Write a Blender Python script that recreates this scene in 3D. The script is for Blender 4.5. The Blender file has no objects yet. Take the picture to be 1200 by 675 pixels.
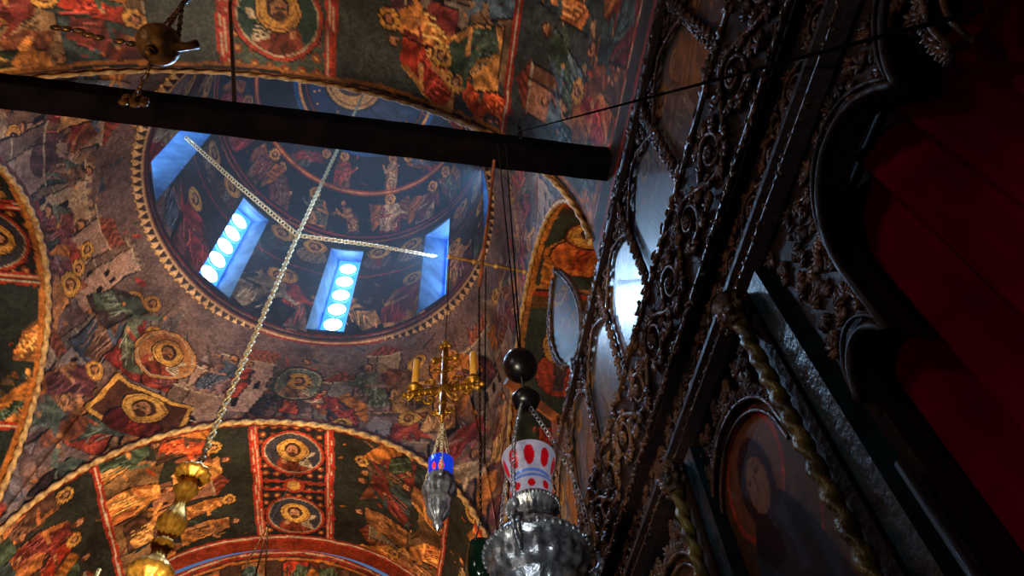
import bpy, math
import numpy as np
from mathutils import Matrix, Vector
H=1.6
R=np.random.default_rng(11)
pi=math.pi
def lin(r,g,b):
    c=np.array([r,g,b],float)/255
    return np.where(c<=0.04045,c/12.92,((c+0.055)/1.055)**2.4)
scn=bpy.context.scene
scn.view_settings.view_transform='Standard'
# ---------------------------------------------------------------- materials
def nt(m):
    m.use_nodes=True
    return m.node_tree,m.node_tree.nodes['Principled BSDF']
def mat(name,c1,c2=None,rough=.5,metal=0,scale=8,bump=.2,bscale=40,spec=.5,emis=None,es=0,coat=0,detail=5):
    m=bpy.data.materials.new(name);t,b=nt(m);N=t.nodes;L=t.links
    c2=c1 if c2 is None else c2
    tc=N.new('ShaderNodeTexCoord')
    n=N.new('ShaderNodeTexNoise');n.inputs['Scale'].default_value=scale;n.inputs['Detail'].default_value=detail
    L.new(tc.outputs['Object'],n.inputs['Vector'])
    r=N.new('ShaderNodeValToRGB');r.color_ramp.elements[0].position=.35;r.color_ramp.elements[1].position=.65
    r.color_ramp.elements[0].color=(*c1,1);r.color_ramp.elements[1].color=(*c2,1)
    L.new(n.outputs['Fac'],r.inputs['Fac']);L.new(r.outputs['Color'],b.inputs['Base Color'])
    b.inputs['Roughness'].default_value=rough;b.inputs['Metallic'].default_value=metal
    b.inputs['Specular IOR Level'].default_value=spec
    b.inputs['Coat Weight'].default_value=coat;b.inputs['Coat Roughness'].default_value=.2
    if emis is not None:
        b.inputs['Emission Color'].default_value=(*emis,1);b.inputs['Emission Strength'].default_value=es
    if bump>0:
        n2=N.new('ShaderNodeTexNoise');n2.inputs['Scale'].default_value=bscale;n2.inputs['Detail'].default_value=4
        L.new(tc.outputs['Object'],n2.inputs['Vector'])
        bp=N.new('ShaderNodeBump');bp.inputs['Strength'].default_value=bump;bp.inputs['Distance'].default_value=.02
        L.new(n2.outputs['Fac'],bp.inputs['Height']);L.new(bp.outputs['Normal'],b.inputs['Normal'])
    return m
def fresco_mat(name,rough=.5,spec=.4,es=0,gain=1.0,coat=0,dirt=(.34,.30,.28),strokes=True):
    m=bpy.data.materials.new(name);t,b=nt(m);N=t.nodes;L=t.links
    a=N.new('ShaderNodeAttribute');a.attribute_name='Col'
    tc=N.new('ShaderNodeTexCoord')
    def noise(scale,detail,dist=0,ro=.55):
        n=N.new('ShaderNodeTexNoise');n.inputs['Scale'].default_value=scale;n.inputs['Detail'].default_value=detail
        n.inputs['Distortion'].default_value=dist;n.inputs['Roughness'].default_value=ro
        L.new(tc.outputs['Object'],n.inputs['Vector']);return n
    def ramp(n,p0,c0,p1,c1):
        r=N.new('ShaderNodeValToRGB');e=r.color_ramp.elements
        e[0].position=p0;e[0].color=(*c0,1);e[1].position=p1;e[1].color=(*c1,1)
        L.new(n.outputs['Fac'],r.inputs['Fac']);return r
    def mul(x,y,mode='MULTIPLY',f=1):
        k=N.new('ShaderNodeMixRGB');k.blend_type=mode;k.inputs[0].default_value=f
        L.new(x,k.inputs[1]);L.new(y,k.inputs[2]);return k.outputs['Color']
    n=noise(1.3,9,0,.66);out=mul(a.outputs['Color'],ramp(n,.34,dirt,.60,(gain,gain,gain)).outputs['Color'])
    n3=noise(30,6);out=mul(out,ramp(n3,.36,(.62,.60,.58),.62,(1.15,1.12,1.1)).outputs['Color'])
    if strokes:
        n4=noise(6,3,2.0);out=mul(out,ramp(n4,.40,(.60,.57,.55),.56,(1.15,1.12,1.1)).outputs['Color'],f=.75)
        n5=noise(1.1,3,.6);r5=N.new('ShaderNodeValToRGB');e=r5.color_ramp.elements
        e[0].position=.35;e[0].color=(.84,.88,.96,1);e[1].position=.65;e[1].color=(1.14,.92,.76,1)
        L.new(n5.outputs['Fac'],r5.inputs['Fac']);out=mul(out,r5.outputs['Color'],f=.7)
    L.new(out,b.inputs['Base Color'])
    b.inputs['Roughness'].default_value=rough;b.inputs['Specular IOR Level'].default_value=spec
    b.inputs['Coat Weight'].default_value=coat;b.inputs['Coat Roughness'].default_value=.25
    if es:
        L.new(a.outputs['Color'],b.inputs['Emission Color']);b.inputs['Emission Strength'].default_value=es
    bp=N.new('ShaderNodeBump');bp.inputs['Strength'].default_value=.25;bp.inputs['Distance'].default_value=.03
    L.new(n.outputs['Fac'],bp.inputs['Height']);L.new(bp.outputs['Normal'],b.inputs['Normal'])
    return m
M_fres=fresco_mat('fresco_plaster',.6,.25,gain=1.25)
M_icon=fresco_mat('varnished_icon_paint',.34,.6,coat=.5,strokes=False)
M_icon2=fresco_mat('dark_icon_paint',.6,.2,strokes=False)
M_trimp=fresco_mat('painted_cornice',.6,.2,strokes=False)
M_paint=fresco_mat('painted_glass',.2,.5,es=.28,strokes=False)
M_gold=mat('gilded_brass',lin(232,172,66),lin(180,118,38),.36,.75,20,.2,60)
M_rope=mat('gilded_plaster_rope',lin(210,165,100),lin(135,95,52),.55,.1,15,.3,60)
M_silver=mat('embossed_silver',lin(215,220,225),lin(120,125,132),.28,.8,40,.18,160)
M_chain=mat('pale_brass_chain',lin(240,222,180),lin(200,172,120),.42,.35,30,.1,60)
M_carve=mat('gilded_carved_walnut',lin(130,86,50),lin(40,24,16),.40,.15,14,.6,50,spec=.5)
M_rail=mat('old_gold_twisted_wood',lin(135,115,56),lin(64,54,28),.4,.35,14,.4,50)
M_wood=mat('dark_walnut',lin(48,27,20),lin(20,11,10),.55,0,6,.3,30,spec=.35)
M_beam=mat('smoked_beam_timber',lin(14,9,10),lin(5,4,5),1,0,5,.5,18,spec=.02)
M_teal=mat('teal_painted_wood',lin(20,62,72),lin(8,26,36),.35,0,10,.3,40)
M_cord=mat('black_cord',lin(12,10,12),lin(20,16,16),.9,0,30,0,spec=.1)
M_iron=mat('black_iron',lin(30,24,22),lin(16,12,12),.6,.3,30,.2)
M_bronze=mat('dark_bronze',lin(104,70,36),lin(36,24,15),.3,.75,15,.2)
M_black=mat('black_lacquer',lin(10,10,12),lin(18,14,14),.3,0,10,0)
M_curt=mat('crimson_velvet',lin(130,3,34),lin(88,0,22),.95,0,3,.1,200,spec=.02)
M_stone=mat('stone_floor_slabs',lin(96,88,78),lin(64,58,50),.5,0,4,.2,10)
M_candle=mat('beeswax',lin(235,175,70),lin(215,150,50),.45,0,10,0,emis=tuple(lin(200,130,40)),es=.2)
M_disc=mat('lit_glass_roundel',lin(200,240,255),None,.3,0,5,0,emis=(.6,1.05,1.2),es=7)
M_pane=mat('blue_lit_glazing',lin(60,120,220),None,.3,0,5,0,emis=(.04,.27,.95),es=1.9)  # blue glow between the roundels put into the emission
M_reveal=mat('plaster_reveal_glow_blue',lin(96,140,195),lin(48,84,140),.6,0,3,.2,20)  # halo of the windows put into the plaster's blue colour
M_green=mat('green_glass',lin(12,40,26),lin(6,20,14),.12,0,8,0)
M_blue=mat('cobalt_glass',lin(20,50,190),lin(10,30,140),.12,0,8,0,emis=tuple(lin(20,70,255)),es=.55)
M_redgl=mat('ruby_flame_glass',lin(220,20,20),None,.2,0,8,0,emis=(.9,.03,.02),es=1.2)
M_plank=mat('orange_brown_wood',lin(150,80,40),lin(90,42,22),.6,0,8,.2)
# ---------------------------------------------------------------- mesh helpers
def link(ob,parent=None):
    scn.collection.objects.link(ob)
    if parent: ob.parent=parent
    return ob
def empty(name,parent=None):
    return link(bpy.data.objects.new(name,None),parent)
def grid_obj(name,P,C,m,facemask=None,parent=None):
    nu,nv=P.shape[:2];idx=np.arange(nu*nv).reshape(nu,nv)
    a,b,c,d=idx[:-1,:-1],idx[1:,:-1],idx[1:,1:],idx[:-1,1:]
    F=np.stack([a,b,c,d],-1).reshape(-1,4)
    if facemask is not None:F=F[facemask.reshape(-1)]
    me=bpy.data.meshes.new(name)
    V=P.reshape(-1,3).copy();V[:,2]+=H
    me.from_pydata(V.tolist(),[],F.tolist())
    me.polygons.foreach_set('use_smooth',np.ones(len(me.polygons),bool))
    if C is not None:
        ca=me.color_attributes.new('Col','FLOAT_COLOR','POINT')
        rgba=np.ones((nu*nv,4),np.float32);rgba[:,:3]=np.clip(C.reshape(-1,3),0,1)
        ca.data.foreach_set('color',rgba.ravel())
    me.materials.append(m);me.update()
    return link(bpy.data.objects.new(name,me),parent)
class MB:
    def __init__(s):s.v=[];s.f=[];s.n=0
    def add(s,V,F):
        V=np.asarray(V,float).reshape(-1,3);s.v.append(V)
        o=s.n;s.f.extend([tuple(int(i)+o for i in f) for f in F]);s.n+=len(V)
    def build(s,name,m,parent=None,smooth=True):
        me=bpy.data.meshes.new(name);V=np.concatenate(s.v).copy();V[:,2]+=H
        me.from_pydata(V.tolist(),[],s.f)
        if smooth:me.polygons.foreach_set('use_smooth',np.ones(len(me.polygons),bool))
        me.materials.append(m);me.update()
        return link(bpy.data.objects.new(name,me),parent)
    def tube(s,pts,r,n=6,ref=None,lobes=0,twist=0,depth=.25,closed=False):
        pts=np.asarray(pts,float);m=len(pts)
        r=np.broadcast_to(np.asarray(r,float),(m,))
        T=np.gradient(pts,axis=0)
        if closed:T=np.roll(pts,-1,0)-np.roll(pts,1,0)
        T/=np.linalg.norm(T,axis=1,keepdims=True)+1e-12
        if ref is None:
            k=np.argmin(np.abs(T).max(0));ref=np.eye(3)[k]
        A=np.cross(T,ref);A/=np.linalg.norm(A,axis=1,keepdims=True)+1e-9
        B=np.cross(T,A)
        ph=np.linspace(0,2*pi,n,endpoint=False)
        sl=np.concatenate([[0],np.cumsum(np.linalg.norm(np.diff(pts,axis=0),axis=1))])
        rr=r[:,None]*np.ones((m,n))
        if lobes:rr=rr*(1+depth*np.cos(lobes*ph[None]+twist*sl[:,None]))
        V=pts[:,None]+A[:,None]*(rr*np.cos(ph))[...,None]+B[:,None]*(rr*np.sin(ph))[...,None]
        F=[]
        mm=m if closed else m-1
        for i in range(mm):
            j=(i+1)%m
            for k in range(n):
                l=(k+1)%n;F.append((i*n+k,i*n+l,j*n+l,j*n+k))
        if not closed:
            F.append(tuple(range(n)));F.append(tuple((m-1)*n+k for k in range(n)))
        s.add(V,F)
    def ell(s,c,rad,rot=None,nu=8,nv=6):
        u=np.linspace(0,2*pi,nu,endpoint=False);v=np.linspace(0,pi,nv+1)
        V=np.array([[math.cos(a)*math.sin(b),math.sin(a)*math.sin(b),math.cos(b)] for b in v for a in u])*np.asarray(rad)
        if rot is not None:V=V@np.asarray(rot).T
        V=V+np.asarray(c)
        F=[(j*nu+i,j*nu+(i+1)%nu,(j+1)*nu+(i+1)%nu,(j+1)*nu+i) for j in range(nv) for i in range(nu)]
        s.add(V,F)
    def box(s,x0,x1,y0,y1,z0,z1):
        V=[(x,y,z) for x in(x0,x1) for y in(y0,y1) for z in(z0,z1)]
        s.add(V,[(0,1,3,2),(4,6,7,5),(0,4,5,1),(2,3,7,6),(0,2,6,4),(1,5,7,3)])
    def lathe(s,c,prof,n=32,fl=0,amp=0):
        prof=np.asarray(prof,float);ph=np.linspace(0,2*pi,n,endpoint=False)
        a=prof[:,2] if prof.shape[1]>2 else np.full(len(prof),amp)
        rr=prof[:,0][:,None]*(1+a[:,None]*np.cos(fl*ph)[None])
        V=np.stack([c[0]+rr*np.cos(ph),c[1]+rr*np.sin(ph),c[2]+prof[:,1][:,None]+0*rr],-1)
        F=[(j*n+i,j*n+(i+1)%n,(j+1)*n+(i+1)%n,(j+1)*n+i) for j in range(len(prof)-1) for i in range(n)]
        s.add(V,F)
    def chain(s,pts,L=.07,w=.022,r=.007,n=5,m=12):
        pts=np.asarray(pts,float)
        d=np.linalg.norm(np.diff(pts,axis=0),axis=1);sl=np.concatenate([[0],np.cumsum(d)])
        pitch=L-2*r*1.1;k=int(sl[-1]/pitch)
        for i in range(k+1):
            q=min(i*pitch,sl[-1]);p=np.array([np.interp(q,sl,pts[:,a]) for a in range(3)])
            q2=min(q+.01,sl[-1]);p2=np.array([np.interp(q2,sl,pts[:,a]) for a in range(3)])
            p1=np.array([np.interp(max(q-.01,0),sl,pts[:,a]) for a in range(3)])
            t=p2-p1;t/=np.linalg.norm(t)+1e-9
            ref=np.array([1,0,0]) if abs(t[0])<.8 else np.array([0,0,1.])
            a=np.cross(t,ref);a/=np.linalg.norm(a);b=np.cross(t,a)
            if i%2:a,b=b,a
            a,b=(a*math.cos(.6)+b*math.sin(.6)),(b*math.cos(.6)-a*math.sin(.6))
            th=np.linspace(0,2*pi,m,endpoint=False)
            loop=p+np.outer(np.sign(np.cos(th))*np.abs(np.cos(th))**.7*(L/2-r),t)+np.outer(np.sin(th)*(w),a)
            s.tube(loop,r,n,ref=b,closed=True)
# ---------------------------------------------------------------- painter
class Paint:
    def __init__(s,U,V,C,I=None,warp=0):
        s.U=U.ravel().astype(float);s.V=V.ravel().astype(float);s.C=C;s.I=np.arange(len(s.U)) if I is None else I
        if warp:
            u,v=s.U.copy(),s.V.copy()
            s.U=u+warp*(np.sin(5.1*v+1.3*u)+.6*np.sin(11*v-7*u)+.35*np.sin(23*v+17*u))
            s.V=v+warp*(np.sin(4.7*u-1.9*v)+.6*np.sin(12*u+6*v)+.35*np.sin(27*u-13*v))
    def sub(s,cx,cy,w,h,ang=0,circ=False):
        c,sn=math.cos(ang),math.sin(ang);du=s.U-cx;dv=s.V-cy
        lu=c*du+sn*dv;lv=-sn*du+c*dv
        m=(lu*lu+lv*lv<(w/2)**2) if circ else (np.abs(lu)<w/2)&(np.abs(lv)<h/2)
        return Paint(lu[m],lv[m],s.C,s.I[m])
    def fill(s,col,a=1):s.C[s.I]=s.C[s.I]*(1-a)+np.asarray(col)*a
    def _k(s,x,y,r):return np.nonzero((np.abs(s.U-x)<r)&(np.abs(s.V-y)<r))[0]
    def _put(s,k,col,a=1,shade=None):
        c=np.asarray(col)
        if shade is not None:c=c[None]*shade[:,None]
        s.C[s.I[k]]=s.C[s.I[k]]*(1-a)+c*a
    def ell(s,x,y,rx,ry,col,rot=0,a=1,stripe=0):
        k=s._k(x,y,max(rx,ry))
        if not len(k):return
        du=s.U[k]-x;dv=s.V[k]-y;c,sn=math.cos(rot),math.sin(rot)
        m=((c*du+sn*dv)/rx)**2+((-sn*du+c*dv)/ry)**2<1
        k=k[m];sh=None
        if stripe:sh=1+.35*np.sin(stripe*(s.U[k]-x)+3*np.sin(6*(s.V[k]-y)))
        s._put(k,col,a,sh)
    def ringe(s,x,y,r,w,col):
        k=s._k(x,y,r+w);d=np.hypot(s.U[k]-x,s.V[k]-y);s._put(k[np.abs(d-r)<w/2],col)
    def poly(s,P,col,fold=0,fa=0,a=1):
        P=np.asarray(P,float);c=(P.max(0)+P.min(0))/2;r=(P.max(0)-P.min(0)).max()/2+1e-6
        k=s._k(c[0],c[1],r)
        if not len(k):return
        x=s.U[k];y=s.V[k];ins=np.zeros(len(k),bool);n=len(P)
        for i in range(n):
            x0,y0=P[i];x1,y1=P[(i+1)%n]
            if y0==y1:continue
            cr=((y0>y)!=(y1>y))&(x<(x1-x0)*(y-y0)/(y1-y0)+x0);ins^=cr
        k=k[ins];sh=None
        if fold:
            u=s.U[k]*math.cos(fa)+s.V[k]*math.sin(fa)
            sh=1+.5*np.sin(u*fold+2.5*np.sin(s.V[k]*fold*.35))
        s._put(k,col,a,sh)
    def seg(s,x0,y0,x1,y1,w,col,a=1):
        cx,cy=(x0+x1)/2,(y0+y1)/2;r=max(abs(x1-x0),abs(y1-y0))/2+w
        k=s._k(cx,cy,r)
        if not len(k):return
        dx,dy=x1-x0,y1-y0;L=dx*dx+dy*dy+1e-9
        t=np.clip(((s.U[k]-x0)*dx+(s.V[k]-y0)*dy)/L,0,1)
        d=np.hypot(s.U[k]-x0-t*dx,s.V[k]-y0-t*dy);s._put(k[d<w/2],col,a)
    def rect(s,x0,y0,x1,y1,col,a=1):
        k=np.nonzero((s.U>x0)&(s.U<x1)&(s.V>y0)&(s.V<y1))[0];s._put(k,col,a)
    def frame(s,w,h,t,col):
        m=(np.abs(s.U)>w/2-t)|(np.abs(s.V)>h/2-t);s._put(np.nonzero(m)[0],col)
GOLD=lin(214,162,80);GOLD2=lin(180,112,50);SKIN=lin(190,134,92);DARK=lin(26,20,22);CREAM=lin(200,182,150)
REDB=lin(165,52,34)
ROBES=[lin(156,64,46),lin(136,50,44),lin(174,118,74),lin(82,94,82),lin(72,82,98),lin(168,146,118),lin(104,58,58),lin(174,130,84),lin(92,96,78),lin(128,100,98),lin(116,84,66),lin(56,46,50)]
WARM=[lin(192,80,40),lin(162,54,34),lin(208,136,68),lin(62,78,60),lin(180,110,58),lin(112,46,38),lin(56,70,70),lin(220,154,82),lin(90,62,46),lin(148,98,58)]
def pick(L):return L[int(R.integers(len(L)))]
def head(p,x,y,r,halo=True,f=1):
    if halo:
        p.ell(x,y,r*2.05,r*2.05,DARK);p.ell(x,y,r*1.9,r*1.9,GOLD);p.ringe(x,y,r*1.65,r*.12,GOLD2*.6)
    p.ell(x,y+r*.15,r*1.0,r*1.12,lin(64,38,26));p.ell(x+f*r*.1,y-r*.05,r*.68,r*.92,SKIN)
    p.ell(x+f*r*.1,y-r*.7,r*.5,r*.45,lin(90,55,35))
    p.ell(x-r*.2+f*r*.1,y+.08*r,r*.14,r*.09,DARK);p.ell(x+r*.35+f*r*.1,y+.08*r,r*.14,r*.09,DARK)
    p.seg(x+f*r*.12,y+.1*r,x+f*r*.14,y-.3*r,r*.1,lin(140,85,55))
def figure(p,x,y,h,robe,cloak,f=1,lean=0,halo=True,wd=1,pose=0,bow=0):
    def T(q):
        return [(x+f*h*a*wd+lean*h*b+f*bow*h*b*b,y+h*b*(1-.25*abs(bow))) for a,b in q]
    fo=30/h
    robe=robe*R.uniform(.8,1.2);cloak=cloak*R.uniform(.8,1.2)
    if pose==2:
        p.poly(T([(-.08,.72),(-.36,.86),(-.42,.5),(-.3,.1),(-.14,.4)]),GOLD2*.8,fo*1.4,.9)
        p.poly(T([(.08,.72),(.3,.88),(.38,.55),(.28,.25),(.12,.45)]),lin(120,70,45),fo*1.4,-.9)
    if pose==1:
        A=[(-.2,0),(.26,0),(.3,.34),(.16,.42),(.14,.72),(-.13,.74),(-.2,.4)]
    else: A=[(-.19,0),(.19,-.01),(.18,.4),(.13,.75),(-.13,.75),(-.18,.4)]
    p.poly([(a+ (.025*h if a>x else -.025*h),b-.01) for a,b in T(A)],DARK)
    p.poly(T(A),robe,fo,.2)
    p.poly(T([(-.19,.12),(-.02,.03),(.06,.35),(.2,.5),(.12,.75),(-.1,.76),(-.18,.5)]),cloak,fo,.7)
    for i in range(6):
        a=-.14+i*.05;b=R.uniform(.05,.3)
        q=T([(a,b),(a+R.uniform(-.03,.08),b+R.uniform(.15,.35))]);p.seg(*q[0],*q[1],h*.014,np.minimum(cloak*2.3+.04,1))
        q=T([(a+.02,b),(a+R.uniform(.0,.09),b+R.uniform(.1,.35))]);p.seg(*q[0],*q[1],h*.010,cloak*.25)
    up=R.uniform(-.15,.3)
    q=T([(.1,.66),(.2,.5),(.28,.5+up)]);p.seg(*q[0],*q[1],h*.07,cloak*.8);p.seg(*q[1],*q[2],h*.055,cloak*1.3)
    q=T([(.29,.52+up)]);p.ell(*q[0],h*.028,h*.028,SKIN)
    q=T([(-.1,.66),(-.16,.46),(.02,.5)]);p.seg(*q[0],*q[1],h*.06,robe*.7);p.seg(*q[1],*q[2],h*.05,robe*1.2);p.ell(*q[2],h*.025,h*.025,SKIN)
    q=T([(0,.86)]);head(p,*q[0],h*.066,halo,f)
def rfig(p,x,y,h,robes,hp=.4):
    figure(p,x,y,h,pick(robes),pick(robes),f=R.choice([-1,1]),lean=R.uniform(-.3,.3),halo=R.random()<hp,wd=R.uniform(.8,1.5),pose=int(R.integers(4)),bow=R.choice([0,0,.25,.45]))
def clutter(p,w,h,n,cols,s=.12,cx=0,cy=0):
    for i in range(n):
        x=cx+R.uniform(-w/2,w/2);y=cy+R.uniform(-h/2,h/2);c=pick(cols)*R.uniform(.5,1.2);t=R.random();an=R.uniform(0,pi);L=s*R.uniform(.5,2)
        if t<.45:p.seg(x,y,x+L*math.cos(an),y+L*math.sin(an),R.uniform(.012,.05),c)
        elif t<.75:p.ell(x,y,L*.5,L*.22,c,an,stripe=60)
        else:p.poly([(x,y),(x+L*R.uniform(.3,1),y+L*R.uniform(-.3,.3)),(x+L*R.uniform(0,.6),y+L*R.uniform(.4,1))],c,40,an)
def building(p,x,y,w,h,col):
    col=col*R.uniform(.7,1.05)
    p.rect(x-w/2-.02,y,x+w/2+.02,y+h,DARK);p.rect(x-w/2,y,x+w/2,y+h,col);p.poly([(x+w*.2,y),(x+w/2,y+.05),(x+w/2,y+h),(x+w*.2,y+h)],col*.5)
    t=int(R.integers(4))
    if t==0:p.poly([(x-w*.6,y+h),(x+w*.6,y+h),(x,y+h+w*.45)],lin(130,62,45),60)
    elif t==1:
        p.ell(x,y+h,w*.35,w*.4,lin(90,60,60),stripe=40);p.rect(x-w*.1,y+h+w*.3,x+w*.1,y+h+w*.6,col)
    elif t==2:
        for i in range(5):p.rect(x-w/2+i*w/4.6,y+h,x-w/2+i*w/4.6+w*.12,y+h+w*.12,col)
    else:p.poly([(x-w/2,y+h),(x+w*.2,y+h),(x+w*.1,y+h+w*.35),(x-w*.6,y+h+w*.35)],lin(140,80,60),70)
    p.rect(x-w*.55,y+h-.03*h,x+w*.55,y+h,CREAM*.8)
    for i in range(3):
        for j in range(max(1,int(h/w*1.6))):
            if R.random()<.3:continue
            xx=x-w*.32+i*w*.26;yy=y+w*.15+j*w*.5
            if yy+w*.25<y+h:
                p.rect(xx-w*.06,yy,xx+w*.06,yy+w*.2,DARK);p.ell(xx,yy+w*.2,w*.06,w*.06,DARK)
    p.rect(x-w/2,y+h*.45,x+w/2,y+h*.47,CREAM*.8)
    p.seg(x-w*.45,y,x-w*.45,y+h,.02,col*1.3);p.seg(x+w*.2,y,x+w*.2,y+h,.015,DARK)
def rocks(p,x,y,w,h,col):
    P=[(x-w/2,y)]
    for i in range(7):
        P.append((x-w/2+w*(i+.5)/7,y+h*(.5+.5*R.random())*(1-abs(i-3)/5)))
    P.append((x+w/2,y));p.poly(P,col,14,R.uniform(0,2))
    for i in range(12):
        a=x-w/2+w*R.random();b=y+h*.6*R.random()
        p.poly([(a,b),(a+w*.10,b+.02),(a+w*.06,b+h*.12)],col*1.5)
        p.seg(a,b,a+w*.08,b+h*.16,.015,col*.3)
def scene(p,w,h,bg,ground,n,fh,robes,frame=True,bld=2):
    p.fill(bg)
    for i in range(3):rocks(p,R.uniform(-w/2,w/2),-h/2,w*.7,h*R.uniform(.4,.75),ground*R.uniform(.6,1.2))
    clutter(p,w,h*.7,int(w*h*5),robes+[ground,bg*1.5],.11,0,-h*.15)
    for i in range(bld):
        bw=R.uniform(.35,.5);building(p,R.uniform(-w*.42,w*.42),-h*R.uniform(.1,.3),bw,R.uniform(.6,1.1)*min(1,h/2),pick([lin(160,112,84),lin(140,122,100),lin(175,135,85)]))
    rows=max(1,int(h/(fh*.8)))
    for r_ in range(rows):
        y=-h/2+(rows-1-r_)*fh*.75+R.uniform(0,.06)
        m=max(1,int(n*R.uniform(.7,1.15)))
        xs=(np.arange(m)+.5)/m*w-w/2
        for x in xs:
            rfig(p,x+R.uniform(-.12,.12),y+R.uniform(-.15,.15),fh*R.uniform(.8,1.15),robes,.5)
    clutter(p,w,h,int(w*h*2),robes+[ground],.05)
    if frame:p.frame(w,h,.05,REDB);p.frame(w,h,.012,CREAM)
def medallion(p,x,y,r,bg,rim,robe,ang=0):
    q=p.sub(x,y,2*r,2*r,ang,True);q.fill(DARK);q.ell(0,0,r*.97,r*.97,rim);q.ell(0,0,r*.88,r*.88,CREAM*.8);q.ell(0,0,r*.84,r*.84,bg)
    q2=q.sub(0,0,r*1.68,1,0,True)
    q2.ell(0,-r*.62,r*.56,r*.6,robe,stripe=40/r*.4);q2.poly([(-r*.3,-r*.9),(.05*r,-.2*r),(r*.35,-r*.9)],robe*.5,40)
    q2.ell(r*.3,-r*.35,r*.08,r*.12,SKIN)
    q2.poly([(-.62*r,-.65*r),(-.2*r,-.5*r),(-.12*r,-.2*r),(-.6*r,-.1*r),(-.7*r,.1*r),(-.55*r,.1*r),(-.42*r,-.1*r)],CREAM)
    for i in range(4):q2.seg(-.5*r,-.5*r+i*.09*r,-.25*r,-.42*r+i*.07*r,.012,DARK)
    head(q2,0,r*.14,r*.25)
def bust(p,x,y,r,robe,cloak):
    p.ell(x,y-r*1.35,r*1.25,r*1.15,DARK);p.ell(x,y-r*1.38,r*1.18,r*1.08,cloak,stripe=14/r)
    p.poly([(x-r*.35,y-r*.4),(x+r*.35,y-r*.4),(x+r*.15,y-r*2.2),(x-r*.3,y-r*2.2)],robe,20/r)
    head(p,x,y,r*.5)
# ---------------------------------------------------------------- room geometry
XW,XE,YN,YF,CX,CY=-4.7,1.2,2.58,7.5,-1.75,5.04
RX,RY,RR,ZR=-1.65,5.04,2.44,9.56
ZS=4.78
ARC={'far':(CX,2.95,2.92,2.15),'near':(CX,2.95,2.95,2.0),'west':(CY,2.46,3.17,2.0),'east':(CY,2.46,2.82,2.0)}
def archz(k,x):
    c,a,b,p=ARC[k];t=np.clip(np.abs((x-c)/a),0,1);return ZS+b*(1-t**p)**(1/p)
N=330
q=np.sin(pi/2*np.linspace(-1,1,N))
qn=np.sin(pi/2*np.linspace(0,1,N//2));qm=np.sin(pi/2*np.linspace(-1,0,N//2))
PX=np.concatenate([CX+2.95*qn,np.full(N,XE),CX-2.95*q,np.full(N,XW),CX+2.95*qm])
PY=np.concatenate([np.full(N//2,YN),CY+2.46*q,np.full(N,YF),CY-2.46*q,np.full(N//2,YN)])
PZ=np.concatenate([archz('near',CX+2.95*qn),archz('east',CY+2.46*q),archz('far',CX-2.95*q),archz('west',CY-2.46*q),archz('near',CX+2.95*qm)])
th=np.unwrap(np.arctan2(PY-RY,PX-RX))
nv=210;t=np.linspace(0,1,nv)[None]
gh=t**1.5;gz=1-(1-t)**1.25
QX=RX+RR*np.cos(th);QY=RY+RR*np.sin(th)
P=np.stack([PX[:,None]*(1-gh)+QX[:,None]*gh,PY[:,None]*(1-gh)+QY[:,None]*gh,PZ[:,None]*(1-gz)+ZR*gz],-1)
sg_=np.linalg.norm(np.diff(P,axis=1),axis=2)
dist=np.concatenate([np.cumsum(sg_[:,::-1],1)[:,::-1],np.zeros((len(th),1))],1)
U=(th[:,None]*2.6+0*t);V=-dist
C=np.zeros((U.size,3));p=Paint(U,V,C,warp=.018);p.fill(lin(110,90,86))
AZ=lambda d:math.radians(d)*2.6
BR=[lin(134,106,94),lin(108,100,102),lin(148,114,88),lin(92,74,72)]
for az in range(-100,280,14):
    for yy in (-1.7,-2.9,-4.1):rocks(p,AZ(az+R.uniform(-6,6)),yy,1.4,1.4,pick(BR))
clutter(p,AZ(380),6,500,ROBES+BR,.16,AZ(90),-3)
for az in (-60,-30,5,33,66,80,112,124,150,162,174,186,205,235,255):
    building(p,AZ(az),-1.6-R.uniform(-.1,.6),R.uniform(.45,.75),R.uniform(.8,1.25),pick([lin(175,142,126),lin(152,138,132),lin(178,148,118)]))
for az in np.arange(-85,268,9):
    rfig(p,AZ(az+R.uniform(-3,3)),-1.75+R.uniform(-.3,.5),R.uniform(.8,1.15),ROBES,.35)
for az in (-45,41,141,219):
    for y in (-2.7,-3.6,-4.5,-5.5):
        for dx in (-1.3,-.75,-.2,.35,.9,1.35):
            rfig(p,AZ(az)+dx+R.uniform(-.12,.12),y+R.uniform(-.25,.25),R.uniform(.85,1.2),ROBES,.4)
    building(p,AZ(az)-.9,-2.5,.6,1.0,lin(170,140,122));building(p,AZ(az)+.8,-3.2,.5,1.0,lin(160,140,125))
clutter(p,AZ(380),6,250,ROBES+BR,.06,AZ(90),-3)
medallion(p,AZ(94),-1.05,.40,lin(104,110,96),lin(64,62,60),lin(140,104,84))
medallion(p,AZ(134),-1.15,.38,lin(176,118,70),lin(190,134,80),lin(150,66,44))
qq=p.sub(AZ(131),-2.1,.9,.72,.1);qq.fill(lin(84,50,32));qq.frame(.9,.72,.07,GOLD);qq.frame(.9,.72,.015,DARK);bust(qq,0,.08,.22,lin(150,50,32),lin(96,36,32))
k=dist.ravel()<.10;C[k]=REDB
dn=np.sqrt((P[...,2]-PZ[:,None])**2+(P[...,0]-PX[:,None])**2+(P[...,1]-PY[:,None])**2).ravel()
k=dn<.09;C[k]=lin(130,60,42)
grid_obj('ceiling_pendentives',P,C.reshape(P.shape),M_fres)
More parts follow.
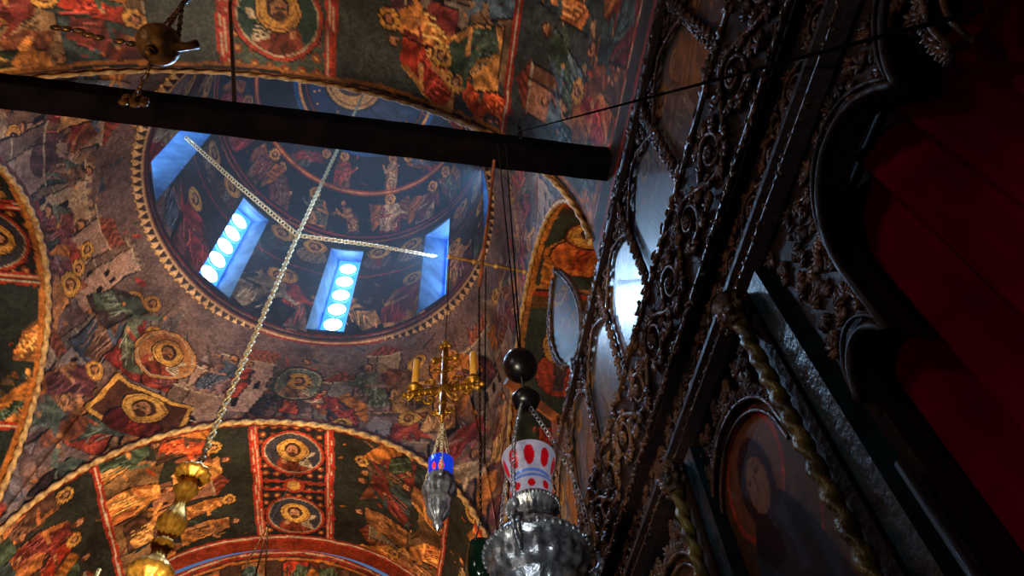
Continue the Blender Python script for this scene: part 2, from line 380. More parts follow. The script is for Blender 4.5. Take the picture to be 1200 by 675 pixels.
def vault(name,key,axis,p0,p1,painter,res=.02,mul=1.0,drop=0):
    c,a,b,pw=ARC[key];a*=mul;b=b*mul
    ph=np.linspace(0,pi,720)
    x=a*np.sign(np.cos(ph))*np.abs(np.cos(ph))**(2/pw);z=b*np.sin(ph)**(2/pw)
    sl=np.concatenate([[0],np.cumsum(np.hypot(np.diff(x),np.diff(z)))]);n=int(sl[-1]/res)
    s=np.linspace(0,sl[-1],n);x=np.interp(s,sl,x);z=np.interp(s,sl,z)
    bb=np.linspace(0,abs(p1-p0),max(3,int(abs(p1-p0)/res)))
    sg=np.sign(p1-p0)
    A=(sl[-1]/2-s)[:,None]+0*bb[None];B=bb[None]+0*A
    xx=c+x[:,None]+0*B;zz=ZS+z[:,None]+0*B-drop;yy=p0+sg*B
    P=np.stack([xx,yy,zz],-1) if axis=='y' else np.stack([yy,xx,zz],-1)
    C=np.zeros((A.size,3));p=Paint(A,B,C,warp=.008);painter(p,abs(p1-p0),sl[-1]/2)
    return grid_obj(name,P,C.reshape(P.shape),M_fres)
def strip(p,D,meds,w=1.02,bg=lin(30,30,28),angm=0):
    p.rect(-w/2,0,w/2,D,bg)
    for b in np.arange(.1,D,.16):
        for a in np.arange(-w/2+.1,w/2,.16):
            p.ell(a,b,.05,.05,lin(140,66,40));p.ell(a,b,.022,.022,GOLD)
    for m_ in meds:
        medallion(p,0,m_,.46,pick([lin(40,70,62),lin(60,60,70)]),lin(170,60,38),lin(134,60,38),angm)
        for sgn in(-1,1):p.seg(-w/2,m_+sgn*.6,w/2,m_+sgn*.6,.05,REDB)
    for m_ in (np.array(meds[:-1])+np.array(meds[1:]))/2 if len(meds)>1 else []:
        p.ell(0,m_,.16,.16,lin(160,60,38));p.ell(0,m_,.1,.1,GOLD)
    for a in(-w/2,w/2):
        p.seg(a,0,a,D,.08,lin(190,62,38));p.seg(a,0,a,D,.016,CREAM)
def paint_far(p,D,S):
    p.fill(lin(40,36,28))
    for sg,ang in((1,pi/2),(-1,-pi/2)):
        y=.55
        for hh in (2.0,2.0):
            q=p.sub(sg*(y+hh/2),D/2,D,hh,ang)
            scene(q,D,hh,lin(40,42,34),lin(112,84,52),5,1.0,WARM,True,1);y+=hh
    strip(p,D,[.62,2.0],angm=pi)
    p.rect(-9,0,9,.10,lin(120,45,30))
    p.rect(-9,D-.14,9,D,REDB);p.rect(-9,D-.1,9,D-.06,CREAM)
vault('ceiling_vault_north','far','y',YF,10.1,paint_far,.018)
def paint_near(p,D,S):
    p.fill(lin(60,48,38))
    for sg,ang in((1,pi/2),(-1,-pi/2)):
        y=.55
        for hh in (2.1,1.9):
            for k in range(2):
                q=p.sub(sg*(y+hh/2),1.1+k*2.2,2.2,hh,ang)
                scene(q,2.2,hh,lin(62,68,64),lin(132,104,72),5,.92,WARM+[lin(90,110,120)],True,1)
            y+=hh
    strip(p,D,[.62,1.9,3.2],bg=lin(74,84,70),angm=0)
    p.rect(-9,0,9,.1,GOLD2*.8);p.rect(-9,.03,9,.06,DARK)
vault('ceiling_vault_south','near','y',YN,-2.2,paint_near,.020)
def paint_side(p,D,S):
    p.fill(lin(40,34,30))
    for sg,ang in((1,pi/2),(-1,-pi/2)):
        y=.55
        for hh in (1.8,1.8):
            q=p.sub(sg*(y+hh/2),D/2,D,hh,ang)
            scene(q,D,hh,lin(36,44,42),lin(92,76,54),4,.95,WARM,True,1);y+=hh
    strip(p,D,[.6,1.9],w=.98,angm=pi)
    p.rect(-9,0,9,.12,GOLD2)
vault('ceiling_vault_west','west','x',XW,-7.6,paint_side,.022)
def paint_east(p,D,S):
    p.fill(lin(90,60,35))
    for sg in(1,-1):
        for hh,y in((2.0,.1),(2.0,2.1)):
            q=p.sub(sg*(y+hh/2),D/2,D,hh,pi/2);q.fill(lin(54,46,36))
            for i in range(3):rfig(q,-D/2+.4+i*.8,-hh/2+.1,1.5,WARM,.9)
            q.frame(D,hh,.06,REDB)
    q=p.sub(-1.0,.62,1.1,1.5,pi/2);q.fill(lin(50,58,48));q.poly([(-.5,-.1),(-.2,.3),(-.2,-.7),(-.45,-.8)],GOLD2,50,.8)
    bust(q,0,.30,.34,lin(190,80,40),lin(205,110,50));q.ringe(0,.30,.32,.03,lin(120,50,30))
    q=p.sub(.9,.62,1.1,1.6,pi/2);q.fill(lin(50,58,48));bust(q,0,.3,.28,lin(70,50,60),lin(170,60,36))
    p.rect(-9,0,9,.10,GOLD2)
vault('ceiling_vault_east','east','x',XE,3.6,paint_east,.022)
def apse(name,key,axis,p0,sg,mul=.94):
    c,a,b,pw=ARC[key];a*=mul;b*=mul
    u=np.linspace(0,pi,360);v=np.linspace(0,pi/2,150)
    Uu,Vv=np.meshgrid(u,v,indexing='ij')
    x=a*np.cos(Uu)*np.cos(Vv);z=b*np.sin(Uu)*np.cos(Vv);y=2.3*np.sin(Vv)
    P=np.stack([c+x,p0+sg*y,ZS+z],-1) if axis=='y' else np.stack([p0+sg*y,c+x,ZS+z],-1)
    A=(pi/2-Uu)*a;B=Vv*2.6;C=np.zeros((A.size,3));p=Paint(A,B,C,warp=.01);p.fill(lin(70,48,36))
    clutter(p,8,4,150,WARM,.15,0,2)
    for i in range(-5,6):
        for j in range(3):
            rfig(p,i*.7+R.uniform(-.1,.1),2.2-j*.95,.95,WARM,.7)
    p.rect(-9,0,9,.16,REDB);p.rect(-9,.05,9,.09,CREAM);p.rect(-9,.2,9,.26,lin(200,120,60))
    grid_obj(name,P,C.reshape(P.shape),M_fres)
    ph=np.linspace(0,pi,200)
    pr=[]
    for ml in(1.0,mul):
        xx=c+ARC[key][1]*ml*np.sign(np.cos(ph))*np.abs(np.cos(ph))**(2/pw);zz=ZS+ARC[key][2]*ml*np.sin(ph)**(2/pw)
        pr.append(np.stack([xx,0*xx+p0,zz],-1) if axis=='y' else np.stack([0*xx+p0,xx,zz],-1))
    P=np.stack(pr,1);C=np.zeros(P.shape);C[:]=lin(150,60,35)
    grid_obj('trim_'+name,P,C,M_fres)
apse('ceiling_apse_north','far','y',10.1,1)
apse('ceiling_apse_west','west','x',-7.6,-1)
apse('ceiling_apse_east','east','x',3.6,1)
def wall(name,x0,y0,x1,y1,z0=-H,z1=ZS,res=.05):
    L=math.hypot(x1-x0,y1-y0);n=max(2,int(L/res));m=int((z1-z0)/res)
    s=np.linspace(0,1,n)[:,None];zz=np.linspace(z0,z1,m)[None]
    P=np.stack([x0+(x1-x0)*s+0*zz,y0+(y1-y0)*s+0*zz,zz+0*s],-1)
    C=np.zeros((n*m,3));p=Paint(s*L+0*zz,zz+0*s,C);p.fill(lin(50,40,38))
    y=z0+.8
    while y<z1-.5:
        k=max(1,round(L/2.4));w=L/k
        for i in range(k):
            q=p.sub(w*(i+.5),y+.9,w,1.8);scene(q,w,1.8,lin(40,44,52),lin(100,80,60),max(2,int(w*1.6)),1.4,WARM,True,0)
        y+=1.8
    return grid_obj(name,P,C.reshape(P.shape),M_fres)
wall('wall_east',XE,-2.2,XE,YN);wall('wall_west',XW,-2.2,XW,YN)
wall('wall_northeast',XE,YF,XE,10.1);wall('wall_northwest',XW,YF,XW,10.1)
wall('wall_westarm_south',XW,YN,-7.6,YN);wall('wall_westarm_north',XW,YF,-7.6,YF)
wall('wall_sanctuary_south',XE,YN,3.6,YN);wall('wall_sanctuary_north',XE,YF,3.6,YF)
wall('wall_south',XW,-2.2,XE,-2.2,z1=7.8)
def halfcyl(name,cx,cy,a,d,axis,sg):
    u=np.linspace(0,pi,80)[:,None];z=np.linspace(-H,ZS,60)[None]
    if axis=='y':P=np.stack([cx+a*np.cos(u)+0*z,cy+sg*d*np.sin(u)+0*z,z+0*u],-1)
    else:P=np.stack([cx+sg*d*np.sin(u)+0*z,cy+a*np.cos(u)+0*z,z+0*u],-1)
    C=np.zeros(P.shape);C[:]=lin(70,50,42);grid_obj(name,P,C,M_fres)
halfcyl('wall_north',CX,10.1,2.95,2.3,'y',1);halfcyl('wall_west_apse',-7.6,CY,2.46,2.3,'x',-1);halfcyl('wall_east_apse',3.6,CY,2.46,2.3,'x',1)
mb=MB();mb.box(-10,6,-2.4,12.6,-H-.1,-H);mb.build('floor',M_stone,smooth=False)
for i,(key,axis,pl,rr_) in enumerate((('far','y',YF,.036),('near','y',YN,.02),('west','x',XW,.034),('east','x',XE,.026))):
    c,a,b,pw=ARC[key];ph=np.linspace(0.01,pi-.01,600)
    x=c+(a-.02)*np.sign(np.cos(ph))*np.abs(np.cos(ph))**(2/pw);z=ZS+(b-.02)*np.sin(ph)**(2/pw)
    pts=np.stack([x,0*x+pl,z],-1) if axis=='y' else np.stack([0*x+pl,x,z],-1)
    mb=MB();mb.tube(pts,rr_,10,ref=np.array([0,1.,0]) if axis=='y' else np.array([1.,0,0]),lobes=2,twist=34,depth=.3)
    mb.build('trim_%d'%(i+1),M_rope)
# ring cornice
tt=np.linspace(0,2*pi,1400)[:,None]
prof=np.array([[2.57,-.06],[2.56,-.10],[2.53,-.115],[2.50,-.11],[2.48,-.09],[2.46,-.07],[2.44,-.05],[2.42,-.02],[2.42,.05],[2.44,.08]])
P=np.stack([RX+prof[None,:,0]*np.cos(tt),RY+prof[None,:,0]*np.sin(tt),ZR+prof[None,:,1]+0*tt],-1)
C=np.zeros(P.shape);C[:]=lin(56,36,34)
zz=(np.abs(((tt*2.5/.13)%1)-.5)*2)[:,0]
for j in range(1,6):
    C[zz>(j-1)/5.,j]=lin(215,175,130)
C[:,0]=lin(150,66,50);C[:,6]=lin(200,162,120);C[:,7]=lin(120,60,46);C[:,8]=lin(80,50,44)
grid_obj('trim_dome_ring',P,C,M_trimp)
mb=MB()
for i in range(130):
    a=2*pi*i/130;mb.ell((RX+2.55*math.cos(a),RY+2.55*math.sin(a),ZR-.115),(.024,.024,.018))
mb.build('trim_dome_ring_beading',M_rope)
# drum
na,nz=1150,190;ZT=12.95
a=np.linspace(-pi/2,1.5*pi,na)[:,None];z=np.linspace(ZR,ZT,nz)[None]
P=np.stack([RX+RR*np.cos(a)+0*z,RY+RR*np.sin(a)+0*z,z+0*a],-1)
U=a*RR+0*z;V=z+0*a;C=np.zeros((U.size,3));p=Paint(U,V,C,warp=.008);p.fill(lin(58,42,44))
clutter(p,18,3.2,300,ROBES,.12,2,11.2)
for k in range(-2,6):
    ac=math.radians(45*k+22.5)*RR
    for dx in(-.38,.36):
        rfig(p,ac+dx,9.8,1.6,ROBES,.9);bust(p,ac+dx*.9,12.4,.24,pick(ROBES),pick(ROBES)*.7)
    p.seg(ac-.7,11.55,ac+.7,11.55,.04,REDB)
for zc,w,cc in((9.66,.12,REDB),(9.66,.03,CREAM*.7),(12.88,.1,REDB),(12.88,.02,GOLD)):
    p.rect(-99,zc-w/2,99,zc+w/2,cc)
WW=.31;Z0,Z1=9.85,12.5
U0=a*RR+0*z
um=(U0[:-1,:-1]+U0[1:,1:])/2;vm=(P[:-1,:-1,2]+P[1:,1:,2])/2
fm=np.ones(um.shape,bool)
for k in range(-2,7):
    uc=math.radians(45*k)*RR;fm&=~((np.abs(um-uc)<WW)&(vm>Z0)&(vm<Z1))
grid_obj('ceiling_drum',P,C.reshape(P.shape),M_fres,fm)
# dome
a=np.linspace(-pi/2,1.5*pi,760)[:,None];f=np.linspace(0,pi/2,190)[None]
P=np.stack([RX+RR*np.cos(a)*np.cos(f),RY+RR*np.sin(a)*np.cos(f),ZT+RR*np.sin(f)+0*a],-1)
rad=RR*(pi/2-f)+0*a;U=rad*np.cos(a);V=rad*np.sin(a)
C=np.zeros((U.size,3));p=Paint(U,V,C);p.fill(lin(36,28,34))
clutter(p,8,8,300,ROBES,.12)
for k in range(20):
    an=2*pi*k/20
    q=p.sub(3.0*math.cos(an),3.0*math.sin(an),1.1,1.3,an+pi/2);rfig(q,0,-.6,1.15,ROBES,.8)
for k in range(12):
    an=2*pi*k/12+.2
    q=p.sub(1.95*math.cos(an),1.95*math.sin(an),1.0,.9,an+pi/2);rfig(q,0,-.4,.8,ROBES,.8)
for r_,w,cc in((3.72,.08,REDB),(2.42,.12,REDB),(2.42,.03,GOLD),(1.52,.10,lin(40,80,150)),(1.44,.05,GOLD),(1.3,.03,REDB)):p.ringe(0,0,r_,w,cc)
p.ell(0,0,1.25,1.25,lin(35,50,95))
for i in range(60):
    an=R.uniform(0,2*pi);r_=R.uniform(.9,1.2);p.ell(r_*math.cos(an),r_*math.sin(an),.025,.025,GOLD)
bust(p.sub(0,0,2.2,2.2,-pi/2+pi,True),0,.3,.62,lin(120,40,35),lin(50,60,100))
grid_obj('ceiling_dome',P,C.reshape(P.shape),M_fres)
# windows
for k in range(8):
    al=math.radians(45*k);d=np.array([math.cos(al),math.sin(al),0]);tn=np.array([-d[1],d[0],0]);c=np.array([RX,RY,0])
    e=empty('window_%d'%(k+1))
    ri,ro=RR*math.cos(WW/RR)-.005,RR+.52
    def pt(r,x,z):return c+d*r+tn*x+np.array([0,0,z])
    I=[pt(ri,-WW-.01,Z0-.01),pt(ri,WW+.01,Z0-.01),pt(ri,WW+.01,Z1+.01),pt(ri,-WW-.01,Z1+.01)]
    w=.21;O=[pt(ro,-w,10.42),pt(ro,w,10.42),pt(ro,w,12.95),pt(ro,-w,12.95)]
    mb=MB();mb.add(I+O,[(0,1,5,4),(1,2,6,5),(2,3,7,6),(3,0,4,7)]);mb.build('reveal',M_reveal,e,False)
    mb=MB();mb.add(O,[(0,1,2,3)]);mb.build('glazing',M_pane,e,False)
    mb=MB();mf=MB()
    for j in range(5):
        zc=10.7+.475*j;ph=np.linspace(0,2*pi,28,endpoint=False)
        cen=pt(ro-.03,0,zc)
        ring=[cen+tn*(.175*math.cos(x))+np.array([0,0,.20*math.sin(x)]) for x in ph]
        mb.add(ring,[tuple(range(28))]);mf.tube(np.array(ring),.016,5,ref=d,closed=True)
    mb.build('roundels',M_disc,e,False);mf.build('lead_rims',M_pane,e)
    # shafts of daylight angled steeply down out of each opening
    lt=bpy.data.lights.new('daylight','SPOT');lt.color=(.40,.66,1.0);lt.spot_size=math.radians(66);lt.spot_blend=.7
    lt.energy={0:620,1:680,2:420,3:420,7:420}.get(k,150);lt.shadow_soft_size=.03
    lo=bpy.data.objects.new('daylight',lt);link(lo,e)
    pos=pt(RR+.05,0,11.4);tg=c-d*.9+np.array([0,0,6.2])
    dr=Vector(tg-pos);lo.rotation_euler=dr.to_track_quat('-Z','Y').to_euler();lo.location=Vector(pos)+Vector((0,0,H))
# haze volume added for the blue window glow, below and inside the drum
mb=MB();mb.lathe((RX,RY,0),[(0,7.7),(2.55,7.7),(2.36,9.5),(2.36,12.9),(0,12.9)],48)
hz=mb.build('window_glow_haze',M_pane,smooth=False);hm=bpy.data.materials.new('thin_glow_haze');hm.use_nodes=True
T=hm.node_tree;T.nodes.remove(T.nodes['Principled BSDF']);vs=T.nodes.new('ShaderNodeVolumeScatter')
vs.inputs['Color'].default_value=(.6,.8,1,1);vs.inputs['Density'].default_value=.013;vs.inputs['Anisotropy'].default_value=.1
T.links.new(vs.outputs[0],T.nodes['Material Output'].inputs['Volume']);hz.data.materials.clear();hz.data.materials.append(hm)
# ---------------------------------------------------------------- tie beam
mb=MB();n=60
xs=np.linspace(XW-.1,XE+.1,n)
V_=[]
for i,x in enumerate(xs):
    f_=(x+3)/4.0;ya=1.835+.035*f_;yb=2.015+.05*f_;j=lambda:R.uniform(-.003,.003)
    for (yy,zz_) in((ya,4.757),(ya+.006,4.75),(yb-.006,4.75),(yb,4.757),(yb,4.925),(yb-.006,4.93),(ya+.006,4.93),(ya,4.925)):V_.append((x,yy+j(),zz_+j()))
F=[(i*8+k,i*8+(k+1)%8,(i+1)*8+(k+1)%8,(i+1)*8+k) for i in range(n-1) for k in range(8)]
mb.add(V_,F);mb.build('tie_beam',M_beam,smooth=False)
mb=MB();mb.tube([(-1.42,1.92,4.9),(-2.2,1.87,7.68)],.016,8);mb.build('iron_tie_rod',M_iron)
mb=MB();mb.tube([(.54,1.84,4.95),(.76,.135,1.07)],.0045,6);mb.tube([(.54,1.84,4.85),(.54,1.84,5.02)],.02,8);mb.build('stay_wire',M_cord)
# ---------------------------------------------------------------- chandelier
ch=empty('hanging_chandelier')
cx,cy=-1.80,5.0
mb=MB();mb.chain([(cx-.03,cy,4.52),(cx,cy,8.63),(-1.66,5.03,15.3)],.105,.034,.0135)
mb.chain([(cx,cy,8.63),(-2.9,4.94,9.85),(-4.06,4.9,11.25)],.10,.028,.011)
mb.chain([(cx,cy,8.63),(-.9,5.8,9.93),(.08,6.76,11.4)],.10,.028,.011)
mb.build('suspension_chains',M_chain,ch)
mb=MB()
pr=[(0,4.56),(.03,4.55),(.035,4.50),(.06,4.49),(.13,4.46),(.15,4.43),(.13,4.40),(.07,4.38),(.05,4.33),(.08,4.30),(.10,4.26),(.08,4.22),(.055,4.18),(.05,4.10),(.065,4.05),(.085,4.0),(.115,3.93),(.10,3.86),(.07,3.82),(.055,3.76),(.085,3.73),(.085,3.70),(.06,3.66),(.06,3.6),(.09,3.56),(.15,3.50),(.165,3.46),(.14,3.42),(.08,3.38),(.06,3.3),(.09,3.2),(.12,3.1),(.09,3.0),(.05,2.9),(.07,2.8),(.03,2.7),(0,2.62)]
mb.lathe((cx-.05,cy,0),[(a_,b_,.06) for a_,b_ in pr],40,12);mb.build('baluster_stem',M_gold,ch)
mb=MB()
for k in range(8):
    an=2*pi*k/8;s_=np.linspace(0,1,24)
    r_=.08+.75*s_;z_=3.1-.35*np.sin(s_*pi*.9)+.1*s_
    mb.tube(np.stack([cx-.05+r_*math.cos(an),cy+r_*math.sin(an),z_-.35],-1),.014,6,ref=np.array([-math.sin(an),math.cos(an),0]))
    mb.lathe((cx-.05+.83*math.cos(an),cy+.83*math.sin(an),2.75),[(0,-.02),(.05,0),(.06,.03),(.02,.03),(.018,.15),(0,.16)],12)
mb.build('candle_arms',M_gold,ch)
# ---------------------------------------------------------------- hanging gear
def cord(mb,a_,b_,r=.004):mb.tube([a_,b_],r,6)
g=empty('lamp_hoist')
mb=MB();mb.tube([(.096,2.0,3.38),(.5,2.0,3.295)],.009,8)
for s_ in(.0,.33,.62,1):mb.ell((.096+.404*s_,2.0,3.38-.085*s_),(.016,.016,.016))
mb.build('spreader_bar',M_rope,g)
mb=MB();mb.tube([(.375,2.0,4.78),(.32,2.0,3.95),(.252,2.0,3.1)],.010,8);mb.build('hook_pole',M_plank,g)
mb=MB();cord(mb,(.096,1.98,3.38),(.096,2.0,2.6),.002);cord(mb,(.29,2.0,3.3),(.262,2.0,1.9),.003)
cord(mb,(.385,1.88,4.76),(.398,1.85,2.36),.004);cord(mb,(.44,1.88,4.76),(.405,1.85,2.36),.004)
mb.build('cords',M_cord,g)
mb=MB();mb.chain([(.252,2.0,3.12),(.244,2.0,1.62)],.022,.006,.0024,4,8);mb.build('fine_chain',M_bronze,g)
gl=empty('green_vigil_lamp')
mb=MB();mb.lathe((.244,2.0,1.46),[(0,-.07),(.03,-.06),(.045,-.02),(.048,.03),(.04,.07),(.044,.08),(.038,.08),(.034,.03)],20);mb.build('glass_cup',M_green,gl)
mb=MB()
for k in range(3):
    an=2*pi*k/3;cord(mb,(.244+.045*math.cos(an),2+.045*math.sin(an),1.53),(.244,2,1.65),.002)
mb.build('wires',M_iron,gl)
def sag(a_,b_,out,n=14):
    a_=np.array(a_);b_=np.array(b_);s_=np.linspace(0,1,n)[:,None]
    return a_*(1-s_)+b_*s_+np.array(out)*np.sin(s_*pi)
ml=empty('silver_vigil_lamp');c=(.398,1.85,1.57)
mb=MB()
mb.lathe(c,[(.05,.03,0),(.078,.025,0),(.086,.012,.0),(.084,.002,.0),(.070,-.006,0),(.062,-.02,.03),(.060,-.045,.03),(.072,-.055,.0),(.078,-.062,0),(.072,-.07,.0),(.085,-.082,.03),(.11,-.105,.035),(.135,-.13,.03),(.150,-.148,.0),(.162,-.160,0),(.162,-.176,0),(.150,-.184,0),(.143,-.2,.03),(.147,-.225,.035),(.138,-.25,.03),(.118,-.27,.0),(.124,-.278,0),(.112,-.29,0),(.082,-.33,.04),(.055,-.37,.04),(.065,-.385,0),(.045,-.40,.0),(.025,-.43,0),(.03,-.45,0),(.0,-.48,0)],144,18)
mb.build('silver_body',M_silver,ml)
mb=MB()
for k in range(3):
    an=2*pi*k/3+.0;s_=np.linspace(0,1,26);r_=.135+.06*np.sin(s_*pi*1.1);z_=1.32+.15*s_
    mb.tube(np.stack([c[0]+r_*math.cos(an),c[1]+r_*math.sin(an),z_],-1),.008,6,ref=np.array([-math.sin(an),math.cos(an),0]))
    mb.ell((c[0]+.17*math.cos(an),c[1]+.17*math.sin(an),1.47),(.014,.014,.018))
    for j in range(6):
        s2=j/6;mb.ell((c[0]+(.15+.05*math.sin(s2*pi))*math.cos(an),c[1]+(.15+.05*math.sin(s2*pi))*math.sin(an),1.33+.12*s2),(.009,.009,.014))
for k in range(44):
    an=2*pi*k/44;mb.ell((c[0]+.163*math.cos(an),c[1]+.163*math.sin(an),1.402),(.007,.007,.010));mb.ell((c[0]+.087*math.cos(an),c[1]+.087*math.sin(an),1.578),(.005,.005,.007))
mb.build('beading_and_brackets',M_silver,ml)
mb=MB()
for k in range(3):
    an=2*pi*k/3+.0;o=.045
    mb.chain(sag((c[0]+.175*math.cos(an),c[1]+.175*math.sin(an),1.48),(c[0]+.02*math.cos(an),c[1]+.02*math.sin(an),2.07),(o*math.cos(an),o*math.sin(an),-.03)),.026,.0075,.0028,4,8)
mb.build('chains',M_silver,ml)
ph=np.linspace(0,2*pi,160)[:,None];pr=np.array([[.05,.0],[.066,.02],[.072,.05],[.074,.075],[.070,.10],[.062,.112],[.066,.125],[.076,.15],[.086,.18],[.092,.21],[.095,.225],[.090,.225],[.08,.18]])
s_=np.linspace(0,1,len(pr));s2=np.linspace(0,1,90);pr=np.stack([np.interp(s2,s_,pr[:,0]),np.interp(s2,s_,pr[:,1])],-1)
P=np.stack([c[0]+pr[None,:,0]*np.cos(ph),c[1]+pr[None,:,0]*np.sin(ph),c[2]+pr[None,:,1]+0*ph],-1)
C=np.zeros(P.shape);C[:]=lin(180,176,200)
a8=(((ph*9/(2*pi))%1)-.5)*2;zz_=pr[None,:,1]
m=((a8/.62)**2+((zz_-.170)/.036)**2<1);C[m]=lin(200,15,30)
m=((a8/.5)**2+((zz_-.055)/.016)**2<1)&(zz_<.1);C[m]=lin(200,20,30)
m=(np.abs(zz_-.088)<.007)&(a8>-9);C[m]=lin(90,130,210)
m=(np.abs(zz_-.118)<.006)&(a8>-9);C[m]=lin(90,130,220)
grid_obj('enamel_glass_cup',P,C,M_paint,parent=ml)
mb=MB();mb.ell((c[0],c[1],2.31),(.072,.072,.078),nu=24,nv=16);mb.lathe((c[0],c[1],0),[(.012,2.40),(.014,2.385),(.02,2.38),(.012,2.37)],12)
mb.lathe((c[0]+.01,c[1],2.10),[(0,.06),(.02,.055),(.04,.035),(.055,.01),(.056,0),(.05,-.01),(.045,-.03),(.02,-.04),(0,-.042)],24)
mb.tube([(c[0],c[1],2.26),(c[0]+.005,c[1],2.14)],.006,6);mb.build('counterweight_egg',M_black,ml)
bl=empty('blue_glass_vigil_lamp');c=(.100,2.0,1.80)
mb=MB();mb.lathe(c,[(.04,.02,0),(.05,.015,0),(.046,0,.04),(.058,-.02,.05),(.060,-.05,.05),(.045,-.075,.05),(.05,-.085,0),(.048,-.095,0),(.04,-.11,.06),(.042,-.13,.06),(.025,-.155,.06),(.015,-.175,0),(.02,-.185,0),(.008,-.2,0),(0,-.212,0)],96,12)
for k in range(3):
    an=2*pi*k/3+.5
    mb.ell((c[0]+.062*math.cos(an),c[1]+.062*math.sin(an),c[2]-.01),(.010,.010,.016))
mb.build('silver_body',M_silver,bl)
mb=MB();mb.lathe(c,[(.03,.015),(.04,.03),(.045,.06),(.047,.10),(.044,.10),(.04,.05)],28);mb.build('cobalt_cup',M_blue,bl)
mb=MB();mb.ell((c[0],c[1]-.036,c[2]+.045),(.013,.013,.022));mb.ell((c[0]-.024,c[1]-.03,c[2]+.05),(.008,.01,.02));mb.build('ruby_glow',M_redgl,bl)
mb=MB()
for k in range(3):
    an=2*pi*k/3+.5;mb.chain([(c[0]+.062*math.cos(an),c[1]+.062*math.sin(an),c[2]),(c[0],c[1],2.10)],.024,.007,.003,4,8)
mb.build('chains',M_chain,bl)
# cross
cr=empty('brass_cross_with_candles')
a16=-math.radians(16);ux=np.array([math.cos(a16),math.sin(a16),0]);uz=np.array([0,0,1.]);uy=np.cross(uz,ux);c0=np.array([.0966,2.0,.01])
def cp(x,z,y=0):return c0+ux*x+uz*z+uy*y
mb=MB()
mb.tube([cp(0,2.13),cp(0,2.56)],.014,10);mb.tube([cp(-.135,2.29),cp(.135,2.29)],.014,10);mb.tube([cp(-.04,2.49),cp(.04,2.49)],.010,8)
Rm=np.stack([ux,uy,uz],1)
for (x,z) in((0,2.58),(-.145,2.29),(.145,2.29),(0,2.15)):
    for dx,dz in((0,0),(.018,0),(-.018,0),(0,.018),(0,-.018)):mb.ell(cp(x+dx,z+dz),(.013,.013,.013))
for (x,z) in((-.048,2.49),(.048,2.49),(0,2.60),(0,2.49),(0,2.40),(0,2.20)):mb.ell(cp(x,z),(.016,.016,.019))
mb.ell(cp(0,2.29),(.035,.016,.035),Rm,16,10)
for i in range(16):
    an=2*pi*i/16+.1;L=.075 if i%2 else .055
    mb.tube([cp(.03*math.cos(an),2.29+.03*math.sin(an)),cp(L*math.cos(an),2.29+L*math.sin(an))],[.006,.002],5)
for sx in(-1,1):
    for sz in(-1,1):
        for (ox,oz,s0) in((.055,.055,1),(.028,.13,.8),(.10,.03,.7)):
            q_=np.linspace(0,2.3*pi,26);rr_=.024*s0*(1-q_/(2.8*pi))
            mb.tube(np.array([cp(sx*(ox+r1*math.cos(a1)),2.29+sz*(oz+r1*math.sin(a1))) for a1,r1 in zip(q_,rr_)]),.0055,5,ref=uy)
for i in range(7):mb.ell(cp(0,2.16+i*.06),(.019,.013,.013),Rm)
for sx in(-1,1):
    for i in range(4):mb.ell(cp(sx*(.05+i*.025),2.29),(.009,.014,.019),Rm)
    mb.lathe(cp(sx*.125,2.30),[(0,-.01),(.012,0),(.03,.012),(.034,.022),(.018,.022),(.018,.045),(.013,.045)],16)
    mb.tube([cp(sx*.125,2.28),cp(sx*.15,2.25)],[.007,.003],6)
mb.tube([cp(0,2.13),cp(.0,2.095)],.006,6);mb.build('cross_body',M_gold,cr)
mb=MB()
for sx in(-1,1):mb.lathe(cp(sx*.125,2.325),[(0,0),(.015,0),(.0145,.1),(.0155,.17),(.012,.182),(.004,.185),(0,.186)],14)
mb.build('candles',M_candle,cr)
# top-left bronze lamp
tl=empty('bronze_hanging_lamp');c=(-1.20,.97,3.13)
mb=MB();mb.lathe(c,[(0,-.10),(.015,-.09),(.02,-.08),(.012,-.07),(.03,-.06),(.07,-.035),(.088,0),(.085,.03),(.06,.05),(.045,.06),(.06,.075),(.065,.085),(.05,.09)],32)
mb.tube([(c[0]+.05,c[1],c[2]-.01),(c[0]+.12,c[1]-.01,c[2]-.0),(c[0]+.15,c[1]-.015,c[2]+.03)],[.025,.016,.02],10,ref=np.array([0,1.,0]))
mb.ell((c[0],c[1],c[2]-.105),(.014,.014,.018));mb.build('bronze_bowl',M_bronze,tl)
mb=MB();top=(-1.3,.95,3.75)
for k in range(3):
    an=2*pi*k/3+.9;mb.chain([(c[0]+.065*math.cos(an),c[1]+.065*math.sin(an),c[2]+.085),top],.045,.012,.0045,5,10)
mb.chain([top,(-1.3,.95,7.6)],.07,.02,.007)
mb.chain([(-1.36,1.25,3.2),(-1.31,.97,3.7)],.06,.018,.006)
for dx,dz in((0,0),(.04,.02),(-.04,.03),(.0,.05),(.02,-.04),(-.03,-.03),(.05,-.02)):mb.ell((-1.36+dx,1.25,3.2+dz),(.022,.014,.026))
for s_ in np.linspace(0,1,9):
    mb.ell((-1.36-.5*s_+R.uniform(-.02,.02),1.1,3.5+.14*s_+R.uniform(-.02,.02)),(.03,.014,.02))
mb.build('chains',M_bronze,tl)
dl=empty('choir_lamp')
mb=MB();cord(mb,(-1.34,6.0,4.73),(-1.49,6,4.0),.008);cord(mb,(-1.34,6.0,4.73),(-1.2,6,4.0),.008);cord(mb,(-1.34,6.0,4.73),(-1.34,6.12,4.0),.008);cord(mb,(-1.34,6.0,4.70),(-1.34,7.45,7.6),.003);mb.build('wires',M_bronze,dl)
mb=MB();mb.lathe((-1.34,6.03,3.9),[(0,-.3),(.04,-.25),(.12,-.12),(.17,0),(.16,.1),(.14,.1),(.12,0)],28,12,.03);mb.build('lamp_bowl',M_gold,dl)
